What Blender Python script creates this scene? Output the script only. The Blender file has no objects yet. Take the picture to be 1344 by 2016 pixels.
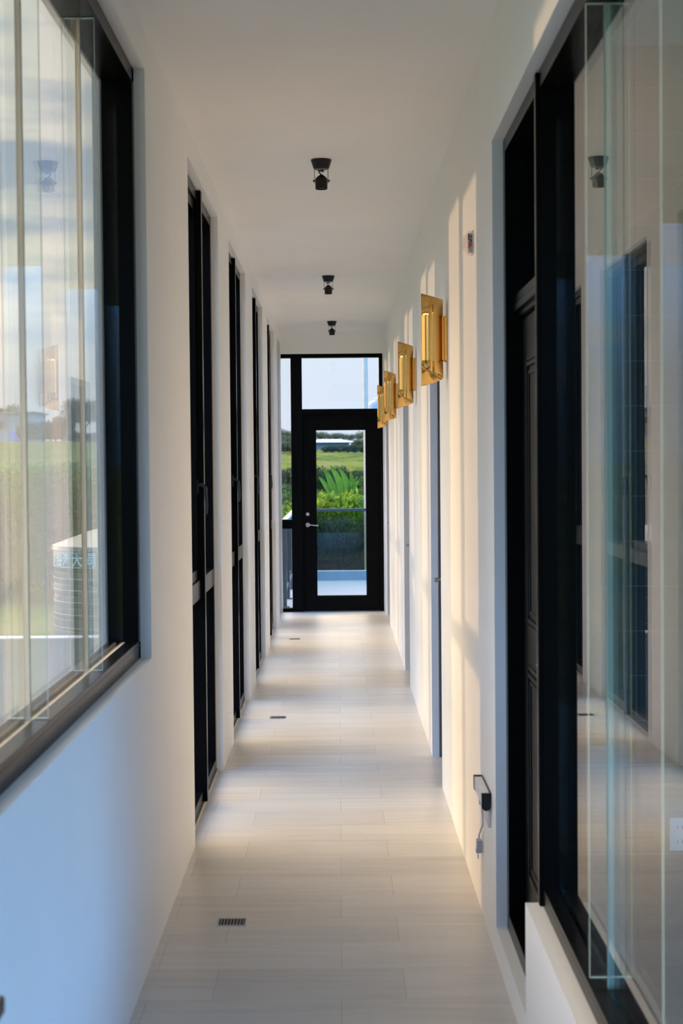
import bpy, bmesh, math, random
from mathutils import Vector, Matrix
C = bpy.context.scene.collection
SC = bpy.context.scene
R = math.radians

# ------------------------------------------------------------------ materials
def new_mat(name):
    m = bpy.data.materials.new(name); m.use_nodes = True
    nt = m.node_tree; nt.nodes.clear()
    out = nt.nodes.new('ShaderNodeOutputMaterial')
    return m, nt, out
def N(nt, t, **kw):
    n = nt.nodes.new(t)
    for k, v in kw.items():
        if hasattr(n, k) and k not in n.inputs: setattr(n, k, v)
        else: n.inputs[k].default_value = v
    return n
def L(nt, a, b): nt.links.new(a, b)
def plain(name, col, rough=0.5, metal=0.0, ior=1.5, var=0.06, scale=8.0, bump=0.0, bscale=200.0, coat=0.0, spec=0.5, trans=0.0):
    m, nt, out = new_mat(name)
    b = nt.nodes.new('ShaderNodeBsdfPrincipled')
    tc = nt.nodes.new('ShaderNodeTexCoord')
    no = N(nt, 'ShaderNodeTexNoise', Scale=scale, Detail=3.0)
    L(nt, tc.outputs['Object'], no.inputs['Vector'])
    mr = N(nt, 'ShaderNodeMapRange'); mr.inputs['From Min'].default_value = .3; mr.inputs['From Max'].default_value = .7
    mr.inputs['To Min'].default_value = 1-var; mr.inputs['To Max'].default_value = 1+var
    L(nt, no.outputs['Fac'], mr.inputs['Value'])
    mx = N(nt, 'ShaderNodeVectorMath', operation='SCALE'); mx.inputs[0].default_value = col[:3]
    L(nt, mr.outputs[0], mx.inputs['Scale'])
    L(nt, mx.outputs[0], b.inputs['Base Color'])
    b.inputs['Roughness'].default_value = rough; b.inputs['Metallic'].default_value = metal
    b.inputs['IOR'].default_value = ior; b.inputs['Coat Weight'].default_value = coat
    b.inputs['Specular IOR Level'].default_value = spec
    if trans: b.inputs['Transmission Weight'].default_value = trans
    if bump:
        n2 = N(nt, 'ShaderNodeTexNoise', Scale=bscale, Detail=2.0)
        L(nt, tc.outputs['Object'], n2.inputs['Vector'])
        bp = N(nt, 'ShaderNodeBump', Strength=bump, Distance=0.002)
        L(nt, n2.outputs['Fac'], bp.inputs['Height']); L(nt, bp.outputs[0], b.inputs['Normal'])
    L(nt, b.outputs[0], out.inputs['Surface'])
    return m
def glass(name, tint=(.96, .985, .975), ior=1.5, rough=0.0):
    m, nt, out = new_mat(name)
    g = N(nt, 'ShaderNodeNewGeometry')
    mr = N(nt, 'ShaderNodeMapRange'); mr.inputs['To Min'].default_value = ior; mr.inputs['To Max'].default_value = 1/ior
    L(nt, g.outputs['Backfacing'], mr.inputs['Value'])
    fr = N(nt, 'ShaderNodeFresnel'); L(nt, mr.outputs[0], fr.inputs['IOR'])
    t = N(nt, 'ShaderNodeBsdfTransparent'); t.inputs['Color'].default_value = (*tint, 1)
    gl = N(nt, 'ShaderNodeBsdfAnisotropic'); gl.inputs['Roughness'].default_value = rough
    gl.inputs['Color'].default_value = (1, 1, 1, 1)
    mx = N(nt, 'ShaderNodeMixShader')
    L(nt, fr.outputs[0], mx.inputs[0]); L(nt, t.outputs[0], mx.inputs[1]); L(nt, gl.outputs[0], mx.inputs[2])
    L(nt, mx.outputs[0], out.inputs['Surface'])
    return m
M = {}
M['wall'] = plain('white_plaster', (.89, .885, .875), .55, var=.012, scale=3, bump=.12, bscale=120, spec=.35)
M['ceil'] = plain('ceiling_paint', (.89, .865, .83), .7, var=.012, scale=2, spec=.3)
M['black'] = plain('black_aluminium', (.004, .004, .004), .24, var=.04, scale=4, spec=.055)
M['blackmatt'] = plain('black_enamel', (.011, .010, .010), .38, var=.05, scale=6, spec=.3)
M['rubber'] = plain('dark_gasket', (.02, .02, .022), .6)
M['greyframe'] = plain('grey_door_frame', (.13, .125, .13), .4)
M['greydoor'] = plain('dark_door_paint', (.028, .028, .03), .5, spec=.3)
M['gold'] = plain('polished_brass', (.80, .47, .14), .11, metal=1.0, var=.02, scale=12, bump=.05, bscale=14)
M['steel'] = plain('brushed_steel', (.62, .60, .58), .28, metal=1.0, var=.05, scale=60)
M['darksteel'] = plain('dark_grate_steel', (.20, .19, .18), .4, metal=.8)
M['drainhole'] = plain('drain_void', (.015, .013, .012), .8)
M['greysteel'] = plain('grey_painted_steel', (.035, .04, .042), .5, spec=.2)
M['lightrail'] = plain('satin_light_metal', (.34, .35, .36), .45, metal=.2)
M['glass'] = glass('clear_glass')
M['doorglass'] = glass('end_door_glass', (.96, .985, .975), 1.3)
M['railglass'] = glass('railing_glass', (.66, .76, .74), 1.22)
M['darkglass'] = glass('tinted_glass', (.35, .38, .42))
M['edge'] = plain('green_glass_edge', (.50, .72, .66), .18, var=.05, spec=.7)
M['silicone'] = plain('beige_sealant', (.58, .52, .44), .55)
def trl(name, col):
    m, nt, out = new_mat(name)
    d = nt.nodes.new('ShaderNodeBsdfDiffuse'); t = nt.nodes.new('ShaderNodeBsdfTranslucent'); x = nt.nodes.new('ShaderNodeMixShader')
    tc = nt.nodes.new('ShaderNodeTexCoord'); no = N(nt, 'ShaderNodeTexNoise', Scale=4.0); L(nt, tc.outputs['Object'], no.inputs['Vector'])
    mx = N(nt, 'ShaderNodeMix', data_type='RGBA'); L(nt, no.outputs['Fac'], mx.inputs[0]); mx.inputs[6].default_value = (*[c*.94 for c in col], 1); mx.inputs[7].default_value = (*col, 1)
    for q in (d, t): L(nt, mx.outputs[2], q.inputs['Color'])
    x.inputs[0].default_value = .5; L(nt, d.outputs[0], x.inputs[1]); L(nt, t.outputs[0], x.inputs[2]); L(nt, x.outputs[0], out.inputs['Surface'])
    return m
M['seal'] = trl('cream_joint_seal', (.86, .80, .72))
M['sealgreen'] = trl('pale_cyan_joint_seal', (.62, .88, .88))
M['leafblack'] = plain('black_door_paint', (.010, .009, .009), .42, var=.1, spec=.2)
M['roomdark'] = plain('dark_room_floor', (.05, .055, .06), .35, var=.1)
M['asphalt'] = plain('bounce_yard_concrete', (.20, .17, .13), .9, spec=.1, var=.15, scale=1.2)
M['polecream'] = plain('cream_painted_pole', (.46, .37, .28), .45)
M['bead'] = plain('sill_bead', (.62, .55, .45), .5)
M['wood'] = plain('dark_wood', (.035, .024, .02), .35, var=.2, scale=20)
M['white'] = plain('white_plastic', (.75, .75, .76), .35)
M['cable'] = plain('grey_cable', (.42, .44, .50), .5)
M['clear'] = glass('clear_plastic', (.93, .90, .89), 1.45)
M['red'] = plain('red_plastic', (.70, .03, .05), .3)
M['dotblack'] = plain('black_print', (.02, .015, .02), .5)
M['cream'] = plain('cream_board', (.66, .60, .58), .5)
M['tankbody'] = plain('grey_green_tank_metal', (.07, .095, .09), .45, metal=.0, spec=.3, var=.08, scale=6)
M['tanklid'] = plain('pale_tank_lid', (.19, .20, .21), .4, metal=.2)
M['tankgreen'] = plain('green_band_paint', (.02, .12, .075), .4)
M['tankline'] = plain('white_line_paint', (.42, .43, .42), .4)
M['letters'] = plain('pale_blue_lettering', (.40, .58, .62), .4)
M['concrete'] = plain('terrace_tile', (.17, .16, .155), .6, spec=.3, var=.06, scale=5)
M['curb'] = plain('painted_curb', (.19, .20, .20), .7, spec=.2)
M['parapet'] = plain('grey_green_render', (.12, .15, .125), .8, spec=.2, var=.12, scale=5)
M['roofwhite'] = plain('pale_metal_roof', (.21, .25, .31), .35, var=.04)
M['housewall'] = plain('grey_house_wall', (.15, .155, .17), .8)
M['farwall'] = plain('pale_concrete_house', (.22, .21, .19), .8)
M['bluepanel'] = plain('blue_tarpaulin', (.05, .13, .40), .6)
M['bark'] = plain('bark', (.10, .075, .05), .9, var=.3, scale=15)
def leaf_mat(name, c1, c2, scale=1.5):
    m, nt, out = new_mat(name)
    tc = nt.nodes.new('ShaderNodeTexCoord'); no = N(nt, 'ShaderNodeTexNoise', Scale=scale, Detail=4.0)
    L(nt, tc.outputs['Object'], no.inputs['Vector'])
    cr = nt.nodes.new('ShaderNodeValToRGB'); cr.color_ramp.elements[0].position = .35; cr.color_ramp.elements[1].position = .65
    cr.color_ramp.elements[0].color = (*c1, 1); cr.color_ramp.elements[1].color = (*c2, 1)
    L(nt, no.outputs['Fac'], cr.inputs[0])
    d = nt.nodes.new('ShaderNodeBsdfPrincipled'); d.inputs['Roughness'].default_value = .6; d.inputs['Specular IOR Level'].default_value = .15
    L(nt, cr.outputs[0], d.inputs['Base Color'])
    t = nt.nodes.new('ShaderNodeBsdfTranslucent'); L(nt, cr.outputs[0], t.inputs['Color'])
    mx = nt.nodes.new('ShaderNodeMixShader'); mx.inputs[0].default_value = .35
    L(nt, d.outputs[0], mx.inputs[1]); L(nt, t.outputs[0], mx.inputs[2]); L(nt, mx.outputs[0], out.inputs['Surface'])
    return m
M['leafdark'] = leaf_mat('dark_leaves', (.010, .021, .006), (.028, .05, .011))
M['leafmid'] = leaf_mat('mid_leaves', (.026, .06, .008), (.075, .13, .012))
M['leafyellow'] = leaf_mat('yellow_green_leaves', (.07, .13, .006), (.30, .34, .012), 2.5)
M['leafolive'] = leaf_mat('olive_leaves', (.04, .055, .018), (.095, .10, .035))
M['banana'] = leaf_mat('banana_leaf', (.035, .12, .012), (.12, .24, .03), 3)

def floor_mat():
    m, nt, out = new_mat('porcelain_plank_tiles')
    b = nt.nodes.new('ShaderNodeBsdfPrincipled'); tc = nt.nodes.new('ShaderNodeTexCoord')
    mp = N(nt, 'ShaderNodeMapping'); mp.inputs['Location'].default_value = (-.194+6, -5.254+12, 0)
    L(nt, tc.outputs['Object'], mp.inputs['Vector'])
    br = nt.nodes.new('ShaderNodeTexBrick'); br.offset = 1/3; br.offset_frequency = 2; br.squash = 1.0
    for k, v in (('Scale', 1.0), ('Mortar Size', .0016), ('Mortar Smooth', .2), ('Bias', 0.0), ('Brick Width', .6), ('Row Height', .3)):
        br.inputs[k].default_value = v
    br.inputs['Color1'].default_value = (.57, .54, .505, 1); br.inputs['Color2'].default_value = (.65, .62, .58, 1)
    br.inputs['Mortar'].default_value = (.46, .42, .38, 1)
    L(nt, mp.outputs[0], br.inputs['Vector'])
    mp2 = N(nt, 'ShaderNodeMapping'); mp2.inputs['Scale'].default_value = (1.6, 18, 1); mp2.inputs['Rotation'].default_value = (0, 0, R(3))
    L(nt, tc.outputs['Object'], mp2.inputs['Vector'])
    no = N(nt, 'ShaderNodeTexNoise', Scale=1.0, Detail=5.0); no.inputs['Distortion'].default_value = .6
    L(nt, mp2.outputs[0], no.inputs['Vector'])
    mr = N(nt, 'ShaderNodeMapRange'); mr.inputs['From Min'].default_value = .3; mr.inputs['From Max'].default_value = .7
    mr.inputs['To Min'].default_value = .90; mr.inputs['To Max'].default_value = 1.07
    L(nt, no.outputs['Fac'], mr.inputs['Value'])
    sc = N(nt, 'ShaderNodeVectorMath', operation='SCALE'); L(nt, br.outputs['Color'], sc.inputs[0]); L(nt, mr.outputs[0], sc.inputs['Scale'])
    L(nt, sc.outputs[0], b.inputs['Base Color'])
    b.inputs['Roughness'].default_value = .33
    bp = N(nt, 'ShaderNodeBump', Strength=.4, Distance=.001); bp.invert = True
    L(nt, br.outputs['Fac'], bp.inputs['Height']); L(nt, bp.outputs[0], b.inputs['Normal'])
    L(nt, b.outputs[0], out.inputs['Surface'])
    return m
M['floor'] = floor_mat()
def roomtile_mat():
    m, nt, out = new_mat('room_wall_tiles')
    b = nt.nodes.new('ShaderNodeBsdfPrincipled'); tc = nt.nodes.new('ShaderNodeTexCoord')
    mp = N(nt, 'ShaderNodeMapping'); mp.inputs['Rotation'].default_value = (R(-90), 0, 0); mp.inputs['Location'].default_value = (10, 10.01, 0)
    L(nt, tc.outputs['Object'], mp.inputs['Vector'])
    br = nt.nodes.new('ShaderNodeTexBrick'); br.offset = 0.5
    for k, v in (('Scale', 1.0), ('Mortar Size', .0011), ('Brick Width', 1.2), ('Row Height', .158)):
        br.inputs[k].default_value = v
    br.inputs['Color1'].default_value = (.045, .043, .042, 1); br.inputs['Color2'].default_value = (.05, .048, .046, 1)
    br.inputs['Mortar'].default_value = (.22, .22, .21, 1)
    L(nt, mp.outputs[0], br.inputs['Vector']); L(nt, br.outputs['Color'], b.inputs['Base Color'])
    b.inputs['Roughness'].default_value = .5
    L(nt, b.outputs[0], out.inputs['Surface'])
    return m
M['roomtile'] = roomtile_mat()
def ground_mat():
    m, nt, out = new_mat('grassy_field')
    b = nt.nodes.new('ShaderNodeBsdfPrincipled'); tc = nt.nodes.new('ShaderNodeTexCoord')
    mp = N(nt, 'ShaderNodeMapping'); mp.inputs['Scale'].default_value = (1, .35, 1); L(nt, tc.outputs['Object'], mp.inputs['Vector'])
    no = N(nt, 'ShaderNodeTexNoise', Scale=.5, Detail=9.0, Roughness=.75); L(nt, mp.outputs[0], no.inputs['Vector'])
    cr = nt.nodes.new('ShaderNodeValToRGB'); e = cr.color_ramp.elements
    e[0].position = .40; e[0].color = (.016, .030, .004, 1); e[1].position = .53; e[1].color = (.125, .112, .008, 1)
    x = e.new(.60); x.color = (.15, .115, .035, 1)
    x = e.new(.46); x.color = (.05, .075, .006, 1)
    L(nt, no.outputs['Fac'], cr.inputs[0]); L(nt, cr.outputs[0], b.inputs['Base Color']); b.inputs['Roughness'].default_value = .95; b.inputs['Specular IOR Level'].default_value = .02
    L(nt, b.outputs[0], out.inputs['Surface'])
    return m
M['ground'] = ground_mat()

# ------------------------------------------------------------------ mesh helpers
class MB:
    def __init__(s): s.v = []; s.f = []; s.mi = []
    def box(s, x0, x1, y0, y1, z0, z1, mi=0, m=None):
        if x0 > x1: x0, x1 = x1, x0
        if y0 > y1: y0, y1 = y1, y0
        if z0 > z1: z0, z1 = z1, z0
        b = len(s.v)
        ps = [Vector((x, y, z)) for z in (z0, z1) for y in (y0, y1) for x in (x0, x1)]
        if m: ps = [m @ p for p in ps]
        s.v += ps
        mis = mi if isinstance(mi, (list, tuple)) else [mi]*6
        # order: -z +z -y +y -x +x
        for q, k in zip(((0, 2, 3, 1), (4, 5, 7, 6), (0, 1, 5, 4), (2, 6, 7, 3), (0, 4, 6, 2), (1, 3, 7, 5)), mis):
            s.f.append(tuple(b+i for i in q)); s.mi.append(k)
        return s
    def tube(s, pts, r, n=8, mi=0, cap=True):
        pts = [Vector(p) for p in pts]
        rs = r if isinstance(r, (list, tuple)) else [r]*len(pts)
        rings = []; prev = None
        for i, p in enumerate(pts):
            d = (pts[min(i+1, len(pts)-1)]-pts[max(i-1, 0)]).normalized()
            a = Vector((0, 0, 1)) if abs(d.z) < .9 else Vector((1, 0, 0))
            if prev is None: u = d.cross(a).normalized()
            else: u = (prev - d*prev.dot(d)).normalized()
            prev = u; w = d.cross(u)
            b = len(s.v)
            for k in range(n):
                t = 2*math.pi*k/n; s.v.append(p+(u*math.cos(t)+w*math.sin(t))*rs[i])
            rings.append(b)
        for a, b in zip(rings, rings[1:]):
            for k in range(n):
                s.f.append((a+k, a+(k+1) % n, b+(k+1) % n, b+k)); s.mi.append(mi)
        if cap:
            s.f.append(tuple(rings[0]+k for k in range(n))[::-1]); s.mi.append(mi)
            s.f.append(tuple(rings[-1]+k for k in range(n))); s.mi.append(mi)
        return s
    def lathe(s, prof, c=(0, 0, 0), n=32, mi=0, m=None):
        c = Vector(c); rings = []
        for r, z in prof:
            b = len(s.v)
            for k in range(n):
                t = 2*math.pi*k/n; p = Vector((r*math.cos(t), r*math.sin(t), z))
                if m: p = m @ p
                s.v.append(p+c)
            rings.append(b)
        for a, b in zip(rings, rings[1:]):
            for k in range(n):
                s.f.append((a+k, a+(k+1) % n, b+(k+1) % n, b+k)); s.mi.append(mi)
        s.f.append(tuple(rings[0]+k for k in range(n))[::-1]); s.mi.append(mi)
        s.f.append(tuple(rings[-1]+k for k in range(n))); s.mi.append(mi)
        return s
    def prism(s, poly, a0, a1, axis='y', mi=0):
        b = len(s.v); n = len(poly)
        for a in (a0, a1):
            for p, q in poly:
                s.v.append(Vector((p, a, q)) if axis == 'y' else (Vector((a, p, q)) if axis == 'x' else Vector((p, q, a))))
        s.f.append(tuple(b+i for i in range(n))[::-1]); s.f.append(tuple(b+n+i for i in range(n))); s.mi += [mi, mi]
        for i in range(n):
            s.f.append((b+i, b+(i+1) % n, b+n+(i+1) % n, b+n+i)); s.mi.append(mi)
        return s
    def build(s, name, mats, parent=None, bevel=0, smooth=False, loc=None, seg=2, fix=True):
        me = bpy.data.meshes.new(name)
        off = Vector(loc) if loc else Vector((0, 0, 0))
        me.from_pydata([tuple(v-off) for v in s.v], [], s.f)
        if not isinstance(mats, (list, tuple)): mats = [mats]
        for m in mats: me.materials.append(m)
        for p, k in zip(me.polygons, s.mi): p.material_index = k
        if fix:
            bm = bmesh.new(); bm.from_mesh(me); bmesh.ops.recalc_face_normals(bm, faces=bm.faces); bm.to_mesh(me); bm.free()
        if smooth:
            for p in me.polygons: p.use_smooth = True
        o = bpy.data.objects.new(name, me); C.objects.link(o); o.location = off
        if parent:
            o.parent = parent
            o.location = off
        if bevel:
            md = o.modifiers.new('bevel', 'BEVEL'); md.width = bevel; md.segments = seg; md.limit_method = 'ANGLE'
        if smooth:
            md = o.modifiers.new('ws', 'EDGE_SPLIT'); md.split_angle = R(40)
        return o
def tag(o, label=None, cat=None, group=None, kind=None):
    if label: o['label'] = label
    if cat: o['category'] = cat
    if group: o['group'] = group
    if kind: o['kind'] = kind
    return o
def thing(name, loc=(0, 0, 0), **kw):
    o = bpy.data.objects.new(name, None); C.objects.link(o); o.location = loc; o.empty_display_size = .1
    return tag(o, **kw)
def copy_tree(o, parent=None):
    c = o.copy(); C.objects.link(c); c.parent = parent
    for ch in list(o.children): copy_tree(ch, c)
    return c

# ------------------------------------------------------------------ dimensions
XL, XR = -.635, .510           # inner wall faces
HC = 3.095                      # ceiling
YB, YE = -2.2, 18.0            # back and end of the corridor
LO = -.812; RO = .66            # outer wall faces
TOPL = 2.965                   # head of the left openings
WIN = [(6.98, 8.70), (9.56, 11.27), (12.14, 13.75), (14.65, 16.20)]
NW0, NW1 = -1.2, 5.45          # near left window
# floor
tag(MB().box(LO, RO, YB, YE+.12, -.12, 0).build('floor', M['floor']), 'pale beige plank tile floor of the corridor', 'floor', kind='structure')
tag(MB().box(LO-.1, RO+.1, YB, YE+.12, HC, HC+.2).build('ceiling', M['ceil']), 'smooth off-white corridor ceiling', 'ceiling', kind='structure')
w = MB()
prev = YB
w.box(LO, XL, YB, NW0, 0, HC)
w.box(LO, XL, NW0, NW1, 0, 1.0).box(LO, XL, NW0, NW1, TOPL, HC)
ys = [NW1]+[a for p in WIN for a in p]+[17.05, 17.90]
for i in range(0, len(ys)-1):
    if i % 2 == 0: w.box(LO, XL, ys[i], ys[i+1], 0, HC)
    else: w.box(LO, XL, ys[i], ys[i+1], TOPL, HC)
w.box(LO, XL, 17.90, YE, 0, HC)
tag(w.build('wall_left', M['wall'], bevel=0), 'white plaster left wall with deep piers between tall windows', 'wall', kind='structure')
# right wall
w = MB()
RT = 2.70
DOORS = [(8.20, 9.08), (11.92, 12.85), (16.64, 17.56)]
w.box(XR, RO, YB, -.6, 0, HC)
w.box(XR, RO, -.6, 5.36, RT, HC)
w.box(XR, RO, 4.44, 5.36, 0, .10)
w.box(XR-.008, RO, -.6, 4.44, 0, .435)
yy = 5.36
for a, b in DOORS:
    w.box(XR, RO, yy, a, 0, HC); w.box(XR, RO, a, b, 2.30, HC); yy = b
w.box(XR, RO, yy, YE, 0, HC)
tag(w.build('wall_right', M['wall']), 'white right wall with brass wall lamps and sunlight patches', 'wall', kind='structure')
# end wall header
tag(MB().box(LO, RO, YE, YE+.15, 2.855, HC).box(.49, RO, YE, YE+.15, 0, 2.855).build('wall_end', M['wall']),
    'white strip of wall above the black glazed end door', 'wall', kind='structure')
# side room behind the near right glass
RX = 3.6
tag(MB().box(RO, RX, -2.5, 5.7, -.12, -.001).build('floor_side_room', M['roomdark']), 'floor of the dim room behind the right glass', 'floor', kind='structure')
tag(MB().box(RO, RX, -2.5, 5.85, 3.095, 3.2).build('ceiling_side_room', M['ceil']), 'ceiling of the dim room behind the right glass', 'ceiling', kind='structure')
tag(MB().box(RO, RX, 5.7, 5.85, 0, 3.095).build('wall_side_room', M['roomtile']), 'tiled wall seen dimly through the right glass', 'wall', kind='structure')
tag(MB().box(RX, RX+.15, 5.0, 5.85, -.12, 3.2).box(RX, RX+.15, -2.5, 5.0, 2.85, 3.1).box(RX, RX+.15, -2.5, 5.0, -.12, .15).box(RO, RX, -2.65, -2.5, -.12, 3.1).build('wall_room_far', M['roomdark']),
    'outer wall of the side room with a long opening to the sky', 'wall', kind='structure')

t = thing('wall_socket', (1.19, 5.699, .33), label='small white socket plate on the tiled wall behind the right glass', cat='socket')
MB().box(-.035, .035, -.008, 0, -.058, .058).build('cover_plate', M['white'], t, bevel=.002)
for zz in (-.026, .026):
    for xx in (-.008, .008): MB().box(xx-.0018, xx+.0018, -.0086, -.0079, zz-.006, zz+.006).build('slot', M['rubber'], t)
# ------------------------------------------------------------------ near left window (frameless panes with fins)
GL = -.729
def fin_box(mb, x0, x1, y, z0, z1, t=.012):
    mb.box(x0, x1, y-t/2, y+t/2, z0, z1, mi=[1, 1, 0, 0, 1, 1])
t = thing('window_1', (0, 0, 0), label='big near left window of butt-jointed panes with glass fins', cat='window', kind='structure')
fr = MB()
fr.box(-.672, -.780, NW0, NW1, 1.0, 1.045)
fr.box(-.672, -.716, NW0, NW1, 1.045, 1.060).box(-.742, -.780, NW0, NW1, 1.045, 1.060)
fr.box(-.672, -.780, NW0, NW1, TOPL-.05, TOPL)
fr.box(-.672, -.780, NW1-.05, NW1, 1.0, TOPL); fr.box(-.672, -.780, NW0, NW0+.05, 1.0, TOPL)
fr.build('frame', M['black'], t, bevel=.0015)
MB().box(-.7165, -.723, NW0+.05, NW1-.05, 1.045, 1.0585).build('gasket', M['silicone'], t)
J = [4.64, 3.77, 2.90, 2.03, 1.16, .29]
ed = [NW1-.05]+J+[NW0+.05]
for a, b in zip(ed, ed[1:]):
    MB().box(GL-.006, GL+.006, b+.003, a-.003, 1.048, TOPL-.045).build('pane', [M['glass'], M['edge']], t)
for y in J:
    f = MB(); fin_box(f, GL-.045, GL-.007, y, 1.062, TOPL-.052); f.build('glass_fin', [M['glass'], M['edge']], t)
    f = MB(); fin_box(f, GL+.007, GL+.047, y, 1.062, TOPL-.052); f.build('glass_fin', [M['glass'], M['edge']], t)
    MB().box(GL-.007, GL+.007, y-.003, y+.003, 1.05, TOPL-.045).build('joint_seal', M['seal'], t)

# ------------------------------------------------------------------ tall left windows
def handle(parent, x, y, z, mat):
    MB().box(x, x+.008, y-.014, y+.014, z-.035, z+.035).build('handle_plate', mat, parent, bevel=.003)
    MB().tube([(x+.005, y, z+.01), (x+.03, y, z+.008), (x+.042, y, z-.005), (x+.042, y, z-.04), (x+.046, y, z-.09), (x+.044, y, z-.13)],
              [.010, .010, .009, .008, .0075, .006], n=10).build('handle', mat, parent, smooth=True)
def tall_window(idx, y0, y1, label):
    t = thing('window_%d' % idx, (0, (y0+y1)/2, 0), label=label, cat='window', kind='structure')
    oy = (y0+y1)/2
    def B(mb, name, mat, par, **k):
        for i in range(len(mb.v)): mb.v[i] = mb.v[i]-Vector((0, oy, 0))
        return mb.build(name, mat, par, **k)
    x0, x1 = -.780, -.672; z0 = .012; wd = .055
    f = MB()
    f.box(x0, x1, y0, y0+wd, z0, TOPL).box(x0, x1, y1-wd, y1, z0, TOPL)
    f.box(x0, x1, y0+wd, y1-wd, TOPL-wd, TOPL).box(x0, x1, y0+wd, y1-wd, z0, z0+wd)
    B(f, 'frame', M['black'], t, bevel=.0015)
    single = (y1-y0) < 1.0
    ym = y0+(y1-y0)*.52
    B(MB().box(x0, x1, y0+wd, (y1 if single else ym-.03)-(wd if single else 0), 1.003, 1.093), 'midrail', M['black'], t, bevel=.0015)
    if not single:
        B(MB().box(x0, x1, ym+.03, y1-wd, 1.003, 1.093), 'midrail', M['black'], t, bevel=.0015)
        B(MB().box(x0, -.652, ym-.03, ym+.03, z0, TOPL-.004), 'mullion', M['black'], t, bevel=.002)
        halves = [(y0+wd, ym-.03), (ym+.03, y1-wd)]
    else: halves = [(y0+wd, y1-wd)]
    for k, (a, b) in enumerate(halves):
        if k == 0 and not single:
            s = MB(); sw = .05; zb, zt = 1.093, TOPL-wd
            s.box(-.755, -.684, a, a+sw, zb, zt).box(-.755, -.684, b-sw, b, zb, zt)
            s.box(-.755, -.684, a+sw, b-sw, zb, zb+sw).box(-.755, -.684, a+sw, b-sw, zt-sw, zt)
            so = B(s, 'sash', M['black'], t, bevel=.002)
            B(MB().box(-.726, -.718, a+sw, b-sw, zb+sw, zt-sw), 'pane', M['glass'], so)
            hl = thing('handle_set', (0, 0, 0)); 
            C.objects.unlink(hl); bpy.data.objects.remove(hl)
            h = MB().box(-.684, -.676, b-.04, b-.012, 1.505, 1.575)
            h.tube([(-.679, b-.026, 1.55), (-.655, b-.026, 1.548), (-.643, b-.03, 1.535), (-.641, b-.034, 1.50), (-.637, b-.04, 1.45), (-.639, b-.044, 1.41)],
                   [.011, .010, .009, .008, .0075, .006], n=10)
            B(h, 'handle', M['blackmatt'], so)
        else:
            B(MB().box(-.733, -.725, a, b, 1.093, TOPL-wd), 'pane', M['glass'], t)
        B(MB().box(-.733, -.725, a, b, z0+wd, 1.003), 'pane', M['glass'], t)
    B(MB().box(-.671, -.662, y0+.001, y1-.001, .0, .010), 'threshold_bead', M['bead'], t, bevel=.002)
    B(MB().box(x0, -.672, y0, y1, 0, .012), 'sill_plate', M['rubber'], t)
LW = ['first tall black window on the left, with curved lever handle', 'second tall black window on the left, between second and third pier',
      'third tall black window on the left, before the narrow far one', 'fourth tall black window on the left, nearest the end door']
for i, (a, b) in enumerate(WIN): tall_window(i+2, a, b, LW[i])
tall_window(6, 17.05, 17.90, 'narrow last left window hidden behind the last pier')

# ------------------------------------------------------------------ end door assembly
t = thing('door_1', (0, YE, 0), label='black end door of clear glass with sidelight and transom', cat='door', kind='structure')
def E(mb, name, mat, par, **k):
    for i in range(len(mb.v)): mb.v[i] = mb.v[i]-Vector((0, YE, 0))
    return mb.build(name, mat, par, **k)
y0, y1 = YE+.0, YE+.10
f = MB()
f.box(-.72, .49, y0, y1, 2.812, 2.855)
f.box(.449, .49, y0, y1, 0, 2.812); f.box(-.527, -.403, y0, y1, 0, 2.812)
f.box(-.72, -.685, y0, y1, 0, 2.812)
f.box(-.403, .449, y0, y1, 2.185, 2.246)
f.box(-.685, -.527, y0, y1, .924, 1.026); f.box(-.685, -.527, y0, y1, .0, .04)
E(f, 'frame', M['black'], t, bevel=.002)
lf = MB(); lx0, lx1 = -.4025, .4485
lf.box(lx0, -.25, y0+.025, y1-.02, .011, 2.1845).box(.295, lx1, y0+.025, y1-.02, .011, 2.1845)
lf.box(-.25, .295, y0+.025, y1-.02, 2.01, 2.1845).box(-.25, .295, y0+.025, y1-.02, .012, .176)
leaf = E(lf, 'door_leaf', M['black'], t, bevel=.002)
gp = E(MB().box(-.25, .295, y0+.052, y0+.060, .176, 2.01), 'pane', M['doorglass'], leaf)
for nm, z, r in (('deadbolt', 1.082, .021), ('lever_rose', .964, .025)):
    mb = MB().lathe([(r, 0), (r, .010), (r*.85, .014), (r*.45, .015), (r*.42, .022)], n=24, m=Matrix.Rotation(R(90), 4, 'X'))
    for i in range(len(mb.v)): mb.v[i] += Vector((-.352, YE+.025, z))
    E(mb, nm, M['steel'], leaf, smooth=True)
E(MB().tube([(-.352, YE+.02, .964), (-.352, YE-.02, .964), (-.335, YE-.03, .964), (-.30, YE-.03, .962), (-.25, YE-.03, .956), (-.232, YE-.026, .955)],
            [.009, .009, .008, .006, .0055, .005], n=10), 'lever', M['steel'], leaf, smooth=True)
E(MB().box(-.403, .449, y0+.05, y0+.058, 2.246, 2.812), 'pane', M['doorglass'], t)
E(MB().box(-.685, -.527, y0+.05, y0+.058, 1.026, 2.812), 'pane', M['glass'], t)
E(MB().box(-.685, -.527, y0+.05, y0+.058, .04, .924), 'pane', M['glass'], t)
E(MB().box(-.403, .449, y0-.002, y1, 0, .011), 'threshold', M['rubber'], t)

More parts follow.
